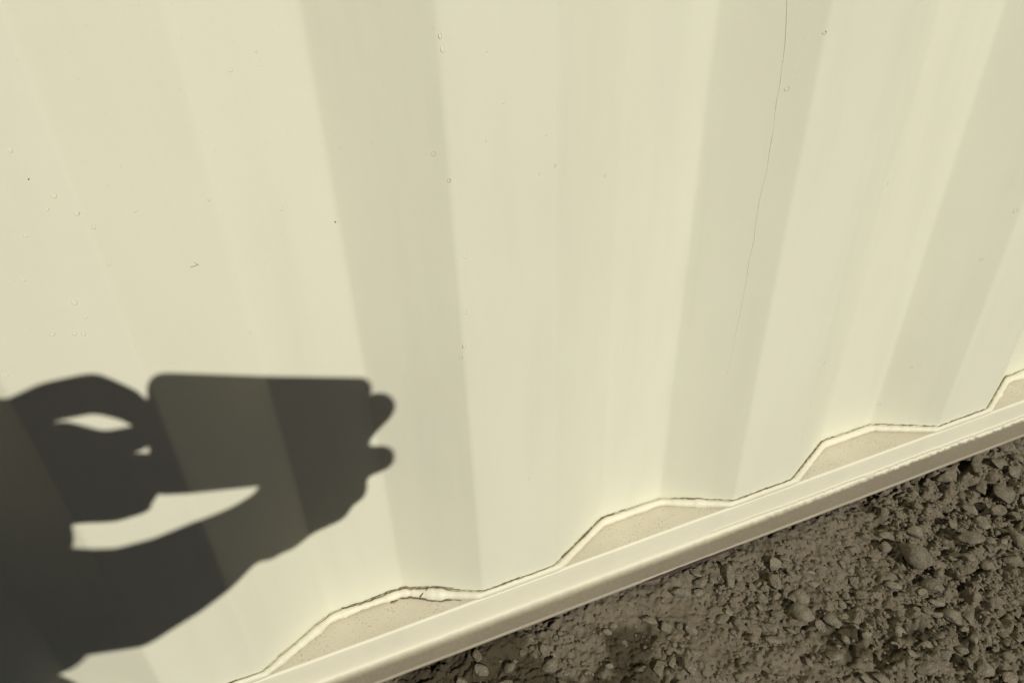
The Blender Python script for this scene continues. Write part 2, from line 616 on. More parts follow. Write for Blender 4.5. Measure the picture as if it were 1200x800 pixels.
zero = ll * 0
w_out = 0.0066 + 0.0026 * vnoise(ll * 30, zero, 91) + 0.0016 * vnoise(ll * 110, zero, 92) + (0.0007 + 0.0012 * np.exp(-((bx - 0.02) / 0.09) ** 2)) * vnoise(ll * 330, zero, 102)
h_up = 0.0056 + 0.0010 * vnoise(ll * 25, zero, 93) + 0.0009 * vnoise(ll * 140, zero, 94)
bul = 0.30 + 0.30 * vnoise(ll * 45, zero, 95)


def px_to_ledge(x, y):
    d = ray(x, y)
    return C + d * (RT - C[2]) / d[2]


for px_, py_, wid, a in ((506, 697, 0.010, 0.0055), (520, 700, 0.006, 0.004), (1196, 440, 0.012, 0.006), (1168, 465, 0.003, 0.003), (402, 722, 0.006, 0.003),
                         (470, 698, 0.01, 0.001), (815, 588, 0.004, 0.002)):
    g = px_to_ledge(px_, py_)
    e = np.exp(-((bx - g[0]) / wid) ** 2)
    w_out += a * e
    bul += 0.55 * e
# a round bead squeezed into the corner: centre 3.4 mm out and up, never hanging over the rail's edge
rb_ = 0.00365 * (1 + 0.30 * (w_out - 0.0066) / 0.0026 * 0.5) + 0.0004 * vnoise(ll * 260, zero, 96)
west = np.exp(-((bx - 0.0) / 0.11) ** 2)          # older, lumpier sealant here
rb_ = rb_ + (0.0002 + 0.0013 * west) * vnoise(ll * 75, zero, 105) + (0.0002 + 0.0009 * west) * vnoise(ll * 190, zero, 106) + (0.0003 + 0.0004 * west) * vnoise(ll * 430, zero, 107) + 0.0012 * (bul - 0.3).clip(0, 1.2)
room = np.maximum(0.0042, (by - YF + 0.0006) / np.maximum(0.15, -ny))
sq = np.minimum(1.0, room / (0.0034 + rb_))
h_up = 0.0034 + rb_ * 0.90
rows = []
for an in np.linspace(168, -72, 11):
    o = (0.0034 + rb_ * math.cos(math.radians(an))) * sq
    z = np.maximum(0.0034 + rb_ * math.sin(math.radians(an)), -0.0008)
    rows.append(np.stack([bx + nx * (o - 0.0005 * (an > 160)), by + ny * (o - 0.0005 * (an > 160)), RT + z], 1))
NBR = len(rows)
vb = np.stack(rows, 1).reshape(-1, 3)
vb[:, 2] += 0.0004 * vnoise(vb[:, 0] * 300, vb[:, 1] * 300 + vb[:, 2] * 500, 96)
bead = child(npmesh('sealant_bead', vb, grid_quads(nb, NBR), M_SEAL))
tag(bead, 'uneven bead of pale sealant along the foot of the sheet')


def ribbon_tube(name, pts, rad, mat, sides=5):
    pts = np.asarray(pts)
    n = len(pts)
    tg = np.gradient(pts, axis=0)
    tg /= np.linalg.norm(tg, axis=1)[:, None] + 1e-12
    a = np.cross(tg, np.array([0.03, 0.02, 1.0]))
    bad = np.linalg.norm(a, axis=1) < 0.2
    a[bad] = np.cross(tg[bad], np.array([0, 1.0, 0]))
    a /= np.linalg.norm(a, axis=1)[:, None] + 1e-12
    b = np.cross(tg, a)
    rad = np.broadcast_to(rad, (n,))
    vv = []
    for k in range(sides + 1):
        th = 2 * math.pi * k / sides
        vv.append(pts + (a * math.cos(th) + b * math.sin(th)) * rad[:, None])
    return npmesh(name, np.stack(vv, 1).reshape(-1, 3), grid_quads(n, sides + 1), mat)


cr = 0.00050 * (1 + 0.9 * vnoise(ll * 60, zero, 97) + 0.8 * vnoise(ll * 300, zero, 98))
cr = np.where(vnoise(ll * 14, zero, 99) < -0.27, cr * 0.25, cr)
g5 = px_to_ledge(500, 693)
cr = cr * (1 + 0.5 * np.exp(-((bx - g5[0]) / 0.035) ** 2)) * (1 + 0.9 * vnoise(ll * 520, zero, 103))
crack_pts = np.stack([bx + nx * 0.0003, by + ny * 0.0003, RT + h_up + 0.0002 + 0.0008 * vnoise(ll * 220, zero, 100) + 0.0007 * vnoise(ll * 480, zero, 104)], 1)
ck = ribbon_tube('crack', crack_pts, np.clip(cr, 0.00012, 0.0016), M_CRACK)
ck.parent = bead
ck.matrix_parent_inverse = Matrix.Identity(4)
tag(ck, 'thin dirty crack where the sealant leaves the sheet')
# dirty line under the broken lump of sealant
sel = (bx > px_to_ledge(455, 700)[0]) & (bx < px_to_ledge(545, 700)[0])
edge = vb.reshape(nb, NBR, 3)[:, NBR - 3][sel] * np.array([1, 1, 0]) + np.array([0, 0, RT]) + np.stack([nx * 0.0004, ny * 0.0004, zero + 0.0003], 1)[sel]
u_ = ribbon_tube('crack', edge, np.clip(0.00042 * (1 + 2.2 * vnoise(ll * 260, zero, 101)), 0.00005, 1)[sel], M_CRACK)
u_.parent = bead
# break across the bead
A_ = [(492.5, 700.5), (493.5, 697.5), (496, 694), (499, 692), (501, 690), (500.6, 688)]
brk = []
for i, (x, y) in enumerate(A_):
    d = ray(x, y)
    tz = RT + 0.0025 + 0.0045 * i / 5
    q = C + d * (tz + 0.0012 - C[2]) / d[2]
    brk.append(q - d * 0.0016)
u2 = ribbon_tube('crack', np.array(brk), 0.0006, M_CRACK)
u2.parent = bead

# the flange's lip is rusted and bent under for a short stretch
M_RUST = plain('rust_crust', (0.045, 0.030, 0.022), 0.95, var=0.5, scale=260, bmp=0.001)
xa_, xb_ = on_ground(748, 674, ZB)[0], on_ground(872, 639, ZB)[0]
xr_ = np.linspace(xa_, xb_, 200)
ur = (xr_ - xa_) / (xb_ - xa_)
pr_ = np.stack([xr_, LIPY - 0.0002 + 0 * xr_, ZB - 0.0030 - 0.0012 * np.sin(np.pi * ur) + 0.0006 * vnoise(xr_ * 160, xr_ * 0, 140)], 1)
rc = ribbon_tube('rust_crust', pr_, 0.0003 + 0.0021 * np.sin(np.pi * ur ** 0.8) * (1 + 0.5 * vnoise(xr_ * 120, xr_ * 0, 141)), M_RUST, 7)
rc.parent = web
tag(rc, 'dark rusted stretch of the flange lip')

# hairline run of paint and small blisters on the sheet --------------------------


def on_sheet(x, y):
    """first hit of a photo ray with the corrugated sheet"""
    d = ray(x, y)
    best = None
    k0 = int((on_wall(x, y)[0] - X0) // P)
    for k in (k0 - 1, k0, k0 + 1):
        b = X0 + P * k
        pl = [((b - (P - 2 * S_ - I_), 0), (b, 0)), ((b, 0), (b + S_, D_)), ((b + S_, D_), (b + S_ + I_, D_)), ((b + S_ + I_, D_), (b + 2 * S_ + I_, 0))]
        for (a, c) in pl:
            e = np.array([c[0] - a[0], c[1] - a[1]])
            n = np.array([e[1], -e[0]]) / np.linalg.norm(e)
            den = n @ d[:2]
            if abs(den) < 1e-6: continue
            t = (n @ (np.array(a) - C[:2])) / den
            q = C + d * t
            if min(a[0], c[0]) - 1e-6 <= q[0] <= max(a[0], c[0]) + 1e-6 and (best is None or t < best[0]):
                best = (t, q, np.array([n[0], n[1], 0]))
    t, q, n = best
    if n[1] > 0: n = -n
    X, Z = np.array([q[0]]), np.array([q[2]])
    off = (0.0011 * vnoise(X * 7, Z * 3.2, 51) + 0.0006 * vnoise(X * 19, Z * 8, 52) + 0.00018 * vnoise(X * 55, Z * 18, 53))[0]
    q = q + np.array([0, off, 0])
    return q, n


run_px = [(923, -15), (922, 20), (920, 50), (917, 80), (914, 100), (911, 115), (909, 130), (907, 150), (903, 175), (899, 200), (893, 225), (889, 245),
          (886, 262), (884, 280), (879, 305), (876, 325), (872, 345), (868, 365), (863, 388), (860, 405), (856, 425), (852, 440)]
rp = []
for x, y in run_px:
    q, n = on_sheet(x + R.uniform(-0.6, 0.6), y)
    rp.append(q - n * 0.00028)
rp = np.array(rp)
tt = np.linspace(0, len(rp) - 1, 160)
rp2 = np.stack([np.interp(tt, np.arange(len(rp)), rp[:, i]) for i in range(3)], 1)
pr = child(ribbon_tube('paint_run', rp2, np.linspace(0.00056, 0.00042, 160) * (1 + 0.3 * vnoise(tt * 1.3, tt * 0, 111)), M_RUN))
tag(pr, 'hairline run down the painted sheet')

marks = [(519, 57, 4, 7), (516, 42, 3, 5), (508, 180, 4, 5), (526, 211, 3, 4), (569, 164, 2, 4), (640, 157, 2, 4), (632, 203, 2, 3), (650, 194, 2, 3),
         (63, 229, 4, 5), (87, 354, 4, 6), (27, 328, 3, 4), (61, 391, 4, 5), (87, 391, 3, 4), (98, 391, 3, 4), (12, 176, 3, 4), (30, 276, 3, 3),
         (55, 245, 3, 3), (90, 250, 4, 4), (110, 266, 3, 4), (330, 244, 3, 5), (245, 234, 2, 4), (159, 247, 3, 3), (709, 205, 2, 4), (545, 365, 3, 6),
         (544, 405, 3, 5), (1190, 247, 3, 4), (1150, 304, 2, 3), (922, 104, 4, 4), (1040, 215, 2, 4), (966, 38, 3, 3), (100, 372, 3, 3), (128, 310, 4, 2),
         (540, 418, 3, 4), (735, 650, 2, 2), (620, 560, 2, 4), (1068, 430, 2, 3), (1030, 473, 3, 2), (966, 425, 2, 3), (590, 120, 2, 3), (570, 60, 2, 3),
         (7, 440, 3, 3), (300, 60, 2, 3), (270, 82, 3, 4), (545, 300, 3, 5)]
mv, mf = [], []
for (x, y, w, h) in marks:
    q, n = on_sheet(x, y)
    dist = np.linalg.norm(q - C)
    rw, rh = w * dist / FPX * 0.62, h * dist / FPX * 0.62
    ex = np.cross(n, [0, 0, 1.0])
    gap = R.uniform(0.4, 1.6)
    ns = 14
    b0 = len(mv)
    for i in range(ns):
        a = math.pi / 2 + gap / 2 + (2 * math.pi - gap) * i / (ns - 1)
        cc = q + ex * rw * math.cos(a) + np.array([0, 0, 1]) * rh * math.sin(a)
        rad = 0.00042 * (0.35 + 0.65 * math.sin(math.pi * i / (ns - 1)))
        out = (ex * math.cos(a) + np.array([0, 0, 1]) * math.sin(a))
        for s, o in ((-1, -0.0002), (0, 0.00032), (1, -0.0002)):
            mv.append(cc + out * rad * s + n * o)
    for i in range(ns - 1):
        for j in range(2):
            mf.append((b0 + i * 3 + j, b0 + i * 3 + 3 + j, b0 + i * 3 + 4 + j, b0 + i * 3 + j + 1))
mk = child(mesh('paint_blisters', mv, mf, M_MARK))
tag(mk, 'tiny ring shaped blisters and nicks in the paint', kind='stuff')


M_NICK = plain('nick', (0.36, 0.325, 0.225), 0.7, var=0.2, scale=300)


def scratch(pix, rad, mat=M_CRACK):
    pp = np.array([on_sheet(x, y)[0] + on_sheet(x, y)[1] * 0.0002 for x, y in pix])
    o = child(ribbon_tube('scratch', pp, rad, mat))
    return o


scratch([(223, 313), (226, 312), (229, 311), (232, 310)], 0.00022, M_NICK)
scratch([(227, 307), (230, 309), (233, 310)], 0.00012, M_NICK)
scratch([(474, 688.5), (482, 687.8), (490, 687.2), (500, 686.8), (503, 686.5)], 0.0002)
scratch([(506, 686.2), (514, 686.6), (524, 687.6), (532, 688.3)], 0.00025)
scratch([(33, 209.5), (34, 210)], 0.0005)
scratch([(392, 259.5), (393.5, 260)], 0.0005)

# rest of the container -----------------------------------------------------------
YB = 2.438
for (xa, xb) in ((XL, XL + 0.10), (XR - 0.10, XR)):
    for (ya, yb) in ((YF - 0.02, 0.13), (YB - 0.13, YB + 0.02)):
        child(box('corner_post', xa, xb, ya, yb, 0.145, WT - 0.02, M_RAIL, None, 0.006))
        for (za, zb2) in ((0.012, 0.145), (WT - 0.02, WT + 0.10)):
            cst = child(box('corner_casting', xa - 0.006, xb + 0.07, ya - 0.006, yb + 0.03, za, zb2, M_STEEL, None, 0.008))
for (ya, yb) in ((YF, 0.06), (YB - 0.06, YB)):
    child(box('top_rail', XL + 0.17, XR - 0.1, ya, yb, WT, WT + 0.06, M_RAIL, None, 0.004))
child(box('bottom_rail', XL + 0.17, XR - 0.1, YB - 0.11, YB + 0.004, 0.016, RT, M_RAIL, None, 0.003))
cf = corr_pts(XL + 0.10, XR - 0.10, 0.06)
v = [(x, YB - y, z) for (x, y) in cf for z in (RT, WT)]
child(npmesh('corrugated_side', v, grid_quads(len(cf), 2), M_PAINT))
ce = corr_pts(0.13, YB - 0.13, 0.06)
for xx, sg in ((XL + 0.03, 1), (XR - 0.03, -1)):
    v = [(xx + sg * y, x, z) for (x, y) in ce for z in (RT, WT)]
    child(npmesh('corrugated_end', v, grid_quads(len(ce), 2), M_PAINT))
v = [(x, y, WT + 0.045 - d * 0.5) for (x, d) in cf for y in (0.05, YB - 0.05)]
child(npmesh('roof_sheet', v, grid_quads(len(cf), 2), M_PAINT))
child(box('floor_deck', XL + 0.1, XR - 0.1, 0.112, YB - 0.112, 0.02, RT - 0.002, M_CRACK))


# ------------------------------------------------------------------ stones
def stone_mesh(seed, sub=2, flat=0.72):
    """worn, chipped stone: a lumpy ball planed by broad facets"""
    rr = random.Random(seed)
    bm = bmesh.new()
    bmesh.ops.create_icosphere(bm, subdivisions=sub, radius=1)
    cuts = []
    for _ in range(13):
        d = Vector((rr.gauss(0, 1), rr.gauss(0, 1), rr.gauss(0, 1))).normalized()
        cuts.append((d, rr.uniform(0.50, 0.86)))
    ax = (rr.uniform(0.95, 1.35), rr.uniform(0.85, 1.1), flat * rr.uniform(0.85, 1.25))
    lob = [(Vector((rr.gauss(0, 1), rr.gauss(0, 1), rr.gauss(0, 1))), rr.uniform(0, 6)) for _ in range(8)]
    for v in bm.verts:
        p = v.co.copy()
        q = p.copy()
        for d, lim in cuts:
            k = p.dot(d)
            if k > lim:
                p -= d * (k - lim) * 0.95
        w = 1.0
        for i, (d, ph) in enumerate(lob):
            w += (0.055, 0.055, 0.045, 0.035, 0.028, 0.024, 0.02, 0.018)[i] * math.sin(q.dot(d) * (1.6 + 1.1 * i) + ph)
        p *= w
        v.co = Vector((p.x * ax[0], p.y * ax[1], p.z * ax[2]))
    me = bpy.data.meshes.new('stone')
    bm.to_mesh(me)
    bm.free()
    me.polygons.foreach_set('use_smooth', [True] * len(me.polygons))
    return me


SM = []
for i in range(18):
    me = stone_mesh(100 + i, 3)
    me.materials.append(M_STONE)
    SM.append(me)
GM = [stone_mesh(300 + i, 1) for i in range(10)]

big = [(1072, 654, 28, 27), (976, 719, 14, 22), (1118, 719, 17, 17), (1135, 720, 13, 15), (1159, 739, 15, 9), (1157, 776, 16, 16), (1137, 776, 12, 12), (1085, 781, 22, 14),
       (1092, 685, 21, 19), (1048, 686, 18, 9), (1011, 693, 15, 9), (1005, 675, 12, 12), (1035, 787, 15, 13), (1057, 735, 12, 12), (994, 690, 10, 8), (979, 765, 12, 14),
       (1120, 649, 13, 11), (1100, 657, 16, 11), (1159, 657, 15, 13), (1191, 651, 18, 14), (1133, 657, 13, 12), (1100, 671, 15, 8), (1128, 672, 13, 12), (1146, 683, 14, 9), (940, 696, 12, 13),
       (938, 695, 16, 16), (940, 717, 22, 22), (909, 682, 12, 17), (889, 677, 13, 13), (883, 685, 9, 12), (908, 659, 13, 13), (835, 677, 10, 16), (855, 677, 14, 20), (821, 683, 13, 11),
       (797, 694, 18, 10), (866, 687, 14, 10), (893, 696, 13, 14), (883, 746, 12, 13), (807, 783, 10, 18), (772, 781, 16, 13), (815, 674, 16, 11), (912, 692, 12, 9),
       (1176, 577, 24, 22), (1134, 634, 23, 14), (1152, 610, 14, 13), (1172, 595, 16, 11), (1152, 567, 12, 17), (1160, 561, 11, 15), (1171, 543, 15, 12), (1146, 551, 15, 14), (1178, 523, 22, 12),
       (1037, 627, 10, 9), (1038, 640, 12, 13), (1072, 623, 14, 12), (1195, 630, 16, 18), (1106, 560, 15, 13), (1100, 550, 12, 9), (1128, 572, 13, 12), (1140, 590, 15, 12), (1190, 600, 13, 12),
       (1188, 553, 15, 12), (1120, 535, 13, 10), (1160, 632, 12, 10), (1180, 615, 14, 11), (1110, 590, 12, 10), (1120, 610, 13, 11), (1150, 529, 12, 9), (1192, 520, 10, 12), (560, 772, 12, 14),
       (597, 783, 11, 12), (612, 764, 8, 8), (645, 777, 17, 12), (540, 795, 14, 10), (1000, 640, 10, 8), (1130, 755, 12, 9), (1178, 735, 10, 9), (1020, 705, 16, 9), (1190, 700, 11, 10),
       (1186, 790, 16, 13), (1110, 795, 14, 11), (990, 700, 10, 9), (963, 728, 11, 14), (845, 700, 9, 7), (925, 760, 10, 8), (870, 770, 9, 8)]
SPECIAL = {0: ('largest round speckled stone, half sunk in the dirt', ''), 1: ('upright egg shaped stone with a dark hollow behind it', ''),
           26: ('flat pale square stone in a patch of loose crumbs', ''), 42: ('big knobbly stone among the dense gravel close to the rail', '')}
taken = []
n_st = 0


def put_stone(x, y, sx, sy, label, group, sink=0.45, tilt=0.5):
    global n_st
    me = SM[n_st % len(SM)]
    z = float(gz(x, y)[0])
    o = bpy.data.objects.new('stone', me)
    COL.objects.link(o)
    hz = 0.5 * (sx + sy) * R.uniform(0.6, 0.85)
    o.location = (x, y, z + hz * 0.5 * (1 - sink))
    o.scale = (sx / 2, sy / 2, hz / 2)
    o.rotation_euler = (R.uniform(-tilt, tilt), R.uniform(-tilt, tilt), -YAW + R.uniform(-0.4, 0.4))
    if label is None:
        a_ = (np.array([x]), np.array([y]))
        if field(WET, *a_)[0] > 0.45:
            label, group = 'pale pebble pressed into the dark damp patch of soil', 'pebbles in the damp patches'
        elif y > -0.075:
            label, group = 'small pebble in the strip of dirt right along the rail', 'pebbles along the rail'
        elif field(STONY, *a_)[0] > 0.55:
            label, group = 'small grey brown pebble packed among dense gravel', 'pebbles in the dense gravel'
        else:
            label, group = 'small pebble lying apart on the open trodden dirt', 'pebbles on the open dirt'
    tag(o, label, 'stone', group)
    taken.append((x, y, max(sx, sy) * 0.5))
    n_st += 1


for i, (px, py, w, h) in enumerate(big):
    g = on_ground(px, py, 0.004)
    d = np.linalg.norm(g - C)
    sx = w * d / FPX
    sy = h * d / FPX / 0.85
    if i in SPECIAL:
        put_stone(g[0], g[1], sx * 1.05, sy * 1.05, SPECIAL[i][0], None, 0.35, 0.15)
    elif w * h > 165:
        put_stone(g[0], g[1], sx * 1.05, sy * 1.05, 'thumbnail sized grey brown stone lying loose in the gravel', 'larger loose stones in the gravel', 0.35)
    else:
        put_stone(g[0], g[1], sx, sy, None, None, 0.4)

tries = 0
while n_st < 250 and tries < 20000:
    tries += 1
    px, py = R.uniform(440, 1215), R.uniform(500, 815)
    g = on_ground(px, py, 0.004)
    if g[1] > -0.036: continue
    den = float((field(STONY, np.array([g[0]]), np.array([g[1]]), 0.06) * (1 - 0.8 * field(SMOOTH, np.array([g[0]]), np.array([g[1]]))))[0])
    if R.random() > den: continue
    if R.random() < 0.75 * float(field(WET, np.array([g[0]]), np.array([g[1]]))[0]): continue
    s = R.choice((0.0065, 0.007, 0.008, 0.009, 0.010, 0.0115)) * R.uniform(0.9, 1.15)
    if any((g[0] - a) ** 2 + (g[1] - b) ** 2 < (c + s * 0.45) ** 2 for a, b, c in taken): continue
    put_stone(g[0], g[1], s * R.uniform(0.9, 1.4), s * R.uniform(0.75, 1.05), None, None, R.uniform(0.35, 0.85))

# uncountable grit: thousands of crumbs joined in one mesh
gv, gf, base = [], [], 0
gm = []
for me in GM:
    a = np.zeros(len(me.vertices) * 3, np.float32)
    me.vertices.foreach_get('co', a)
    t3 = np.array([p.vertices[:] for p in me.polygons], np.int32)
    gm.append((a.reshape(-1, 3), t3))
NG = 15000
gx = NR.uniform(-0.05, 1.02, NG * 3)
gy = NR.uniform(-0.40, -0.034, NG * 3)
dens = np.clip(1 - 1.5 * field(WET, gx, gy), 0, 1) * field(STONY, gx, gy, 0.24) * (1 - 0.6 * field(SMOOTH, gx, gy)) * (0.55 + 1.3 * np.clip(vnoise(gx * 22, gy * 22, 121) + 0.35, 0, 1))
keep = np.nonzero(NR.random(len(gx)) < dens)[0][:NG]
gx, gy = gx[keep], gy[keep]
wx_, wy_ = NR.uniform(-1.0, 1.9, 9000), NR.uniform(-1.25, -0.034, 9000)      # a looser scatter beyond the frame
out_ = ((wx_ < -0.05) | (wx_ > 1.02) | (wy_ < -0.40)) & (vnoise(wx_ * 5, wy_ * 5, 122) > -0.2)
n_in = len(gx)
gx, gy = np.concatenate([gx, wx_[out_]]), np.concatenate([gy, wy_[out_]])
gzv = gz(gx, gy)
ss = 0.0016 + 0.0030 * NR.random(len(gx)) ** 2.2 + 0.0022 * (NR.random(len(gx)) < 0.10)
ss[n_in:] = 0.004 + 0.010 * NR.random(len(gx) - n_in) ** 2.5
for i in range(len(gx)):
    a, t3 = gm[i % len(gm)]
    th = NR.random() * 6.28
    c_, s_ = math.cos(th), math.sin(th)
    tl_ = NR.uniform(-0.5, 0.5)
    q = a * ss[i] * 0.62
    q = np.stack([q[:, 0] * c_ - q[:, 1] * s_, q[:, 0] * s_ + q[:, 1] * c_, q[:, 2] + q[:, 0] * tl_], 1)
    gv.append(q + np.array([gx[i], gy[i], gzv[i] + ss[i] * 0.10]))
    gf.append(t3 + base)
    base += len(a)
grit = npmesh('gravel', np.concatenate(gv), np.concatenate(gf), M_GRIT, None, False)
tag(grit, 'loose brown grit and crumbs scattered over the soil', 'gravel', kind='stuff')
for me in GM:
    bpy.data.meshes.remove(me)


# ------------------------------------------------------------------ photographer and phone (their shadow falls on the container)
M_SKIN = plain('skin', (0.50, 0.31, 0.22), 0.55, var=0.08, scale=80, bmp=0.0004)
M_SHIRT = plain('shirt_cloth', (0.05, 0.06, 0.08), 0.9, var=0.2, scale=300, bmp=0.0006)
M_JEANS = plain('trouser_cloth', (0.06, 0.065, 0.075), 0.9, var=0.25, scale=400, bmp=0.0006)
M_SHOE = plain('shoe_leather', (0.06, 0.045, 0.03), 0.6, var=0.2, scale=60)
M_HAIR = plain('hair', (0.04, 0.028, 0.018), 0.7, var=0.4, scale=300, bmp=0.002)
M_EYE = plain('eye_white', (0.75, 0.73, 0.70), 0.2, var=0.03)
M_IRIS = plain('iris', (0.05, 0.03, 0.02), 0.2, var=0.1)
M_PHONE = plain('phone_back', (0.03, 0.032, 0.036), 0.35, 0.0, 0.05, 30)
M_GLASS = plain('dark_glass', (0.01, 0.01, 0.012), 0.08, 0.0, 0.02, 30)


def capsules(name, chains, voxel, mat, parent=None, smooth=6):
    """one continuous skin over tapered, jointed limbs; chains = lists of (point, radius)"""
    bm = bmesh.new()
    def ball(p, r):
        m = Matrix.Translation(Vector(p)) @ Matrix.Diagonal((r, r, r, 1))
        bmesh.ops.create_icosphere(bm, subdivisions=3, radius=1, matrix=m)
    for ch in chains:
        for p, r in ch:
            ball(p, r)
        for (p, r), (q, s) in zip(ch[:-1], ch[1:]):
            p, q = Vector(p), Vector(q)
            d = q - p
            if d.length < 1e-5: continue
            m = Matrix.Translation((p + q) / 2) @ d.to_track_quat('Z', 'Y').to_matrix().to_4x4()
            bmesh.ops.create_cone(bm, cap_ends=True, segments=24, radius1=r, radius2=s, depth=d.length, matrix=m)
    me = bpy.data.meshes.new(name)
    bm.to_mesh(me)
    bm.free()
    o = bpy.data.objects.new(name, me)
    COL.objects.link(o)
    md = o.modifiers.new('r', 'REMESH')
    md.mode = 'VOXEL'
    md.voxel_size = voxel
    sm = o.modifiers.new('s', 'SMOOTH')
    sm.iterations = smooth
    sm.factor = 0.5
    dg = bpy.context.evaluated_depsgraph_get()
    me2 = bpy.data.meshes.new_from_object(o.evaluated_get(dg))
    o.modifiers.clear()
    o.data = me2
    me2.name = name
    bpy.data.meshes.remove(me)
    me2.materials.clear()
    me2.materials.append(mat)
    me2.polygons.foreach_set('use_smooth', [True] * len(me2.polygons))
    if parent is not None: o.parent = parent
    return o


H = held
# the two hands, each finger its own chain of three bones
lw = H(-62, 592, 0.040)
lhand = [
    [(lw, .032), (H(-20, 560, .030), .034), (H(30, 545, .020), .026)],
    [(lw, .032), (H(-12, 622, .036), .035), (H(38, 626, .034), .027)],
    [(lw, .026), (H(-10, 505, .020), .022), (H(28, 493, .014), .0125)],
    [(lw, .026), (H(0, 585, .026), .022), (H(40, 590, .022), .013)],
    # index finger arched over to the phone's short edge
    [(H(22, 490, .014), .0115), (H(64, 471, .008), .0122), (H(114, 461, .002), .0124), (H(150, 473, .000), .0108), (H(172, 488, .002), .0090)],
    # thumb
    [(H(-20, 550, .040), .018), (H(40, 530, .040), .014), (H(80, 514, .030), .0125), (H(125, 522, .022), .0105), (H(166, 511, .018), .0090)],
    # middle, ring and little finger folded behind
    [(H(30, 530, .012), .0115), (H(80, 540, .000), .0105), (H(128, 544, -.004), .0092), (H(176, 541, -.005), .0082)],
    [(H(32, 560, .016), .0115), (H(85, 572, .002), .010), (H(135, 573, -.004), .0088), (H(176, 570, -.005), .0078)],
    [(H(40, 588, .020), .0115), (H(95, 596, .008), .0088), (H(140, 595, .002), .0080), (H(168, 587, -.002), .0072)],
]
rw = H(283, 627, 0.036)
rhand = [
    [(rw, .0265), (H(320, 605, .022), .025), (H(362, 577, .006), .020)],
    [(rw, .024), (H(338, 624, .022), .0195), (H(388, 599, .008), .0150)],
    [(rw, .022), (H(316, 637, .028), .0155), (H(352, 622, .016), .0125), (H(380, 606, .010), .010)],
    # thumb along the screen side
    [(H(300, 612, .032), .016), (H(318, 580, .034), .012), (H(340, 545, .026), .0105), (H(360, 515, .022), .0085)],
    # index, middle, ring, little finger round the far end
    [(H(372, 575, -.006), 0.0136), (H(412, 524, -.014), 0.0136), (H(438, 491, -.016), 0.0141), (H(448, 480, -.014), 0.0136)],
    [(H(380, 580, -.004), 0.0141), (H(420, 548, -.014), 0.0138), (H(440, 543, -.016), 0.0127), (H(452, 540, -.014), 0.0122)],
    [(H(376, 592, -.002), 0.0136), (H(408, 582, -.012), 0.0130), (H(420, 579, -.012), 0.0122), (H(421, 578, -.006), 0.0118)],
    [(H(366, 612, .004), 0.0153), (H(388, 605, -.006), 0.0136), (H(398, 602, -.006), 0.0122), (H(402, 600, .0), 0.0113)],
]
r_elb = H(-60, 752, 0.215)
rarm = [(rw, .0275), (H(245, 648, .058), .0335), (H(200, 674, .085), .0385), (H(145, 698, .120), .0450), (H(78, 710, .160), .0510), (r_elb, .046)]
l_elb = np.array([-0.350, -0.560, 0.560])
larm = [(lw, .029), (lw * .6 + l_elb * .4, .037), (lw * .25 + l_elb * .75, .043), (l_elb, .043)]
RS = np.array([-0.205, -0.865, 0.850])
LS = np.array([-0.530, -0.730, 0.835])
NB = (RS + LS) / 2 + np.array([0.0, 0.0, 0.03])
PEL = np.array([-0.42, -0.98, 0.335])
fw = np.array([0.36, 0.93, 0.0])             # the way the person faces
sd = np.array([0.93, -0.36, 0.0])            # towards the person's right
HD = NB + np.array([0.035, 0.080, 0.180])
gaze = np.array([0.28, 0.80, -0.55]); gaze /= np.linalg.norm(gaze)
upv = np.cross(sd, gaze); upv /= np.linalg.norm(upv)
rt = np.cross(gaze, upv)


def hd(a, b, c):                             # head space: right, forward, up (metres from the head's centre)
    return HD + rt * a + gaze * b + upv * c


face = [
    [(hd(0, -.015, .022), .092), (hd(0, .025, .012), .082)], [(hd(0, .030, -.035), .066), (hd(0, .048, -.085), .040)],
    [(hd(-.045, .03, -.045), .035), (hd(.045, .03, -.045), .035)], [(hd(0, .100, .020), .010), (hd(0, .122, -.018), .013)],
    [(hd(-.013, .110, -.020), .009), (hd(.013, .110, -.020), .009)], [(hd(-.045, .082, .030), .016), (hd(0, .094, .034), .014), (hd(.045, .082, .030), .016)],
    [(hd(-.022, .092, -.056), .009), (hd(0, .099, -.055), .011), (hd(.022, .092, -.056), .009)],
    [(hd(0, -.02, -.06), .055), (NB + np.array([0, 0, .02]), .060)],
    [(hd(-.094, -.010, .020), .014), (hd(-.090, -.004, -.022), .010)], [(hd(.094, -.010, .020), .014), (hd(.090, -.004, -.022), .010)],
]
RK, LK = np.array([-0.188, -0.612, 0.520]), np.array([-0.475, -0.500, 0.500])
RH, LH = PEL + sd * 0.095, PEL - sd * 0.095
RA, LA = np.array([-0.215, -0.770, 0.085]), np.array([-0.520, -0.665, 0.085])
torso = [[(PEL, .135), (PEL * .6 + NB * .4, .125), (PEL * .25 + NB * .75, .135), (NB - np.array([0, 0, .07]), .100)],
         [(LS, .062), (NB - np.array([0, 0, .03]), .075), (RS, .062)]]
legs = [[(RH, .095), (RH * .5 + RK * .5, .078), (RK, .058), (RK * .6 + RA * .4, .055), (RA, .038)],
        [(LH, .095), (LH * .5 + LK * .5, .078), (LK, .058), (LK * .6 + LA * .4, .055), (LA, .038)]]


def foot(a, sgn):
    d = fw * 0.9 + sd * 0.25 * sgn
    d = d / np.linalg.norm(d)
    g = np.array([0, 0, 1.0])
    heel = a - d * 0.045
    return [[(a, .036), (np.array([heel[0], heel[1], .042]), .034), (np.array([*(a + d * .07)[:2], .038]), .036), (np.array([*(a + d * .15)[:2], .034]), .033), (np.array([*(a + d * .19)[:2], .028]), .026)]]


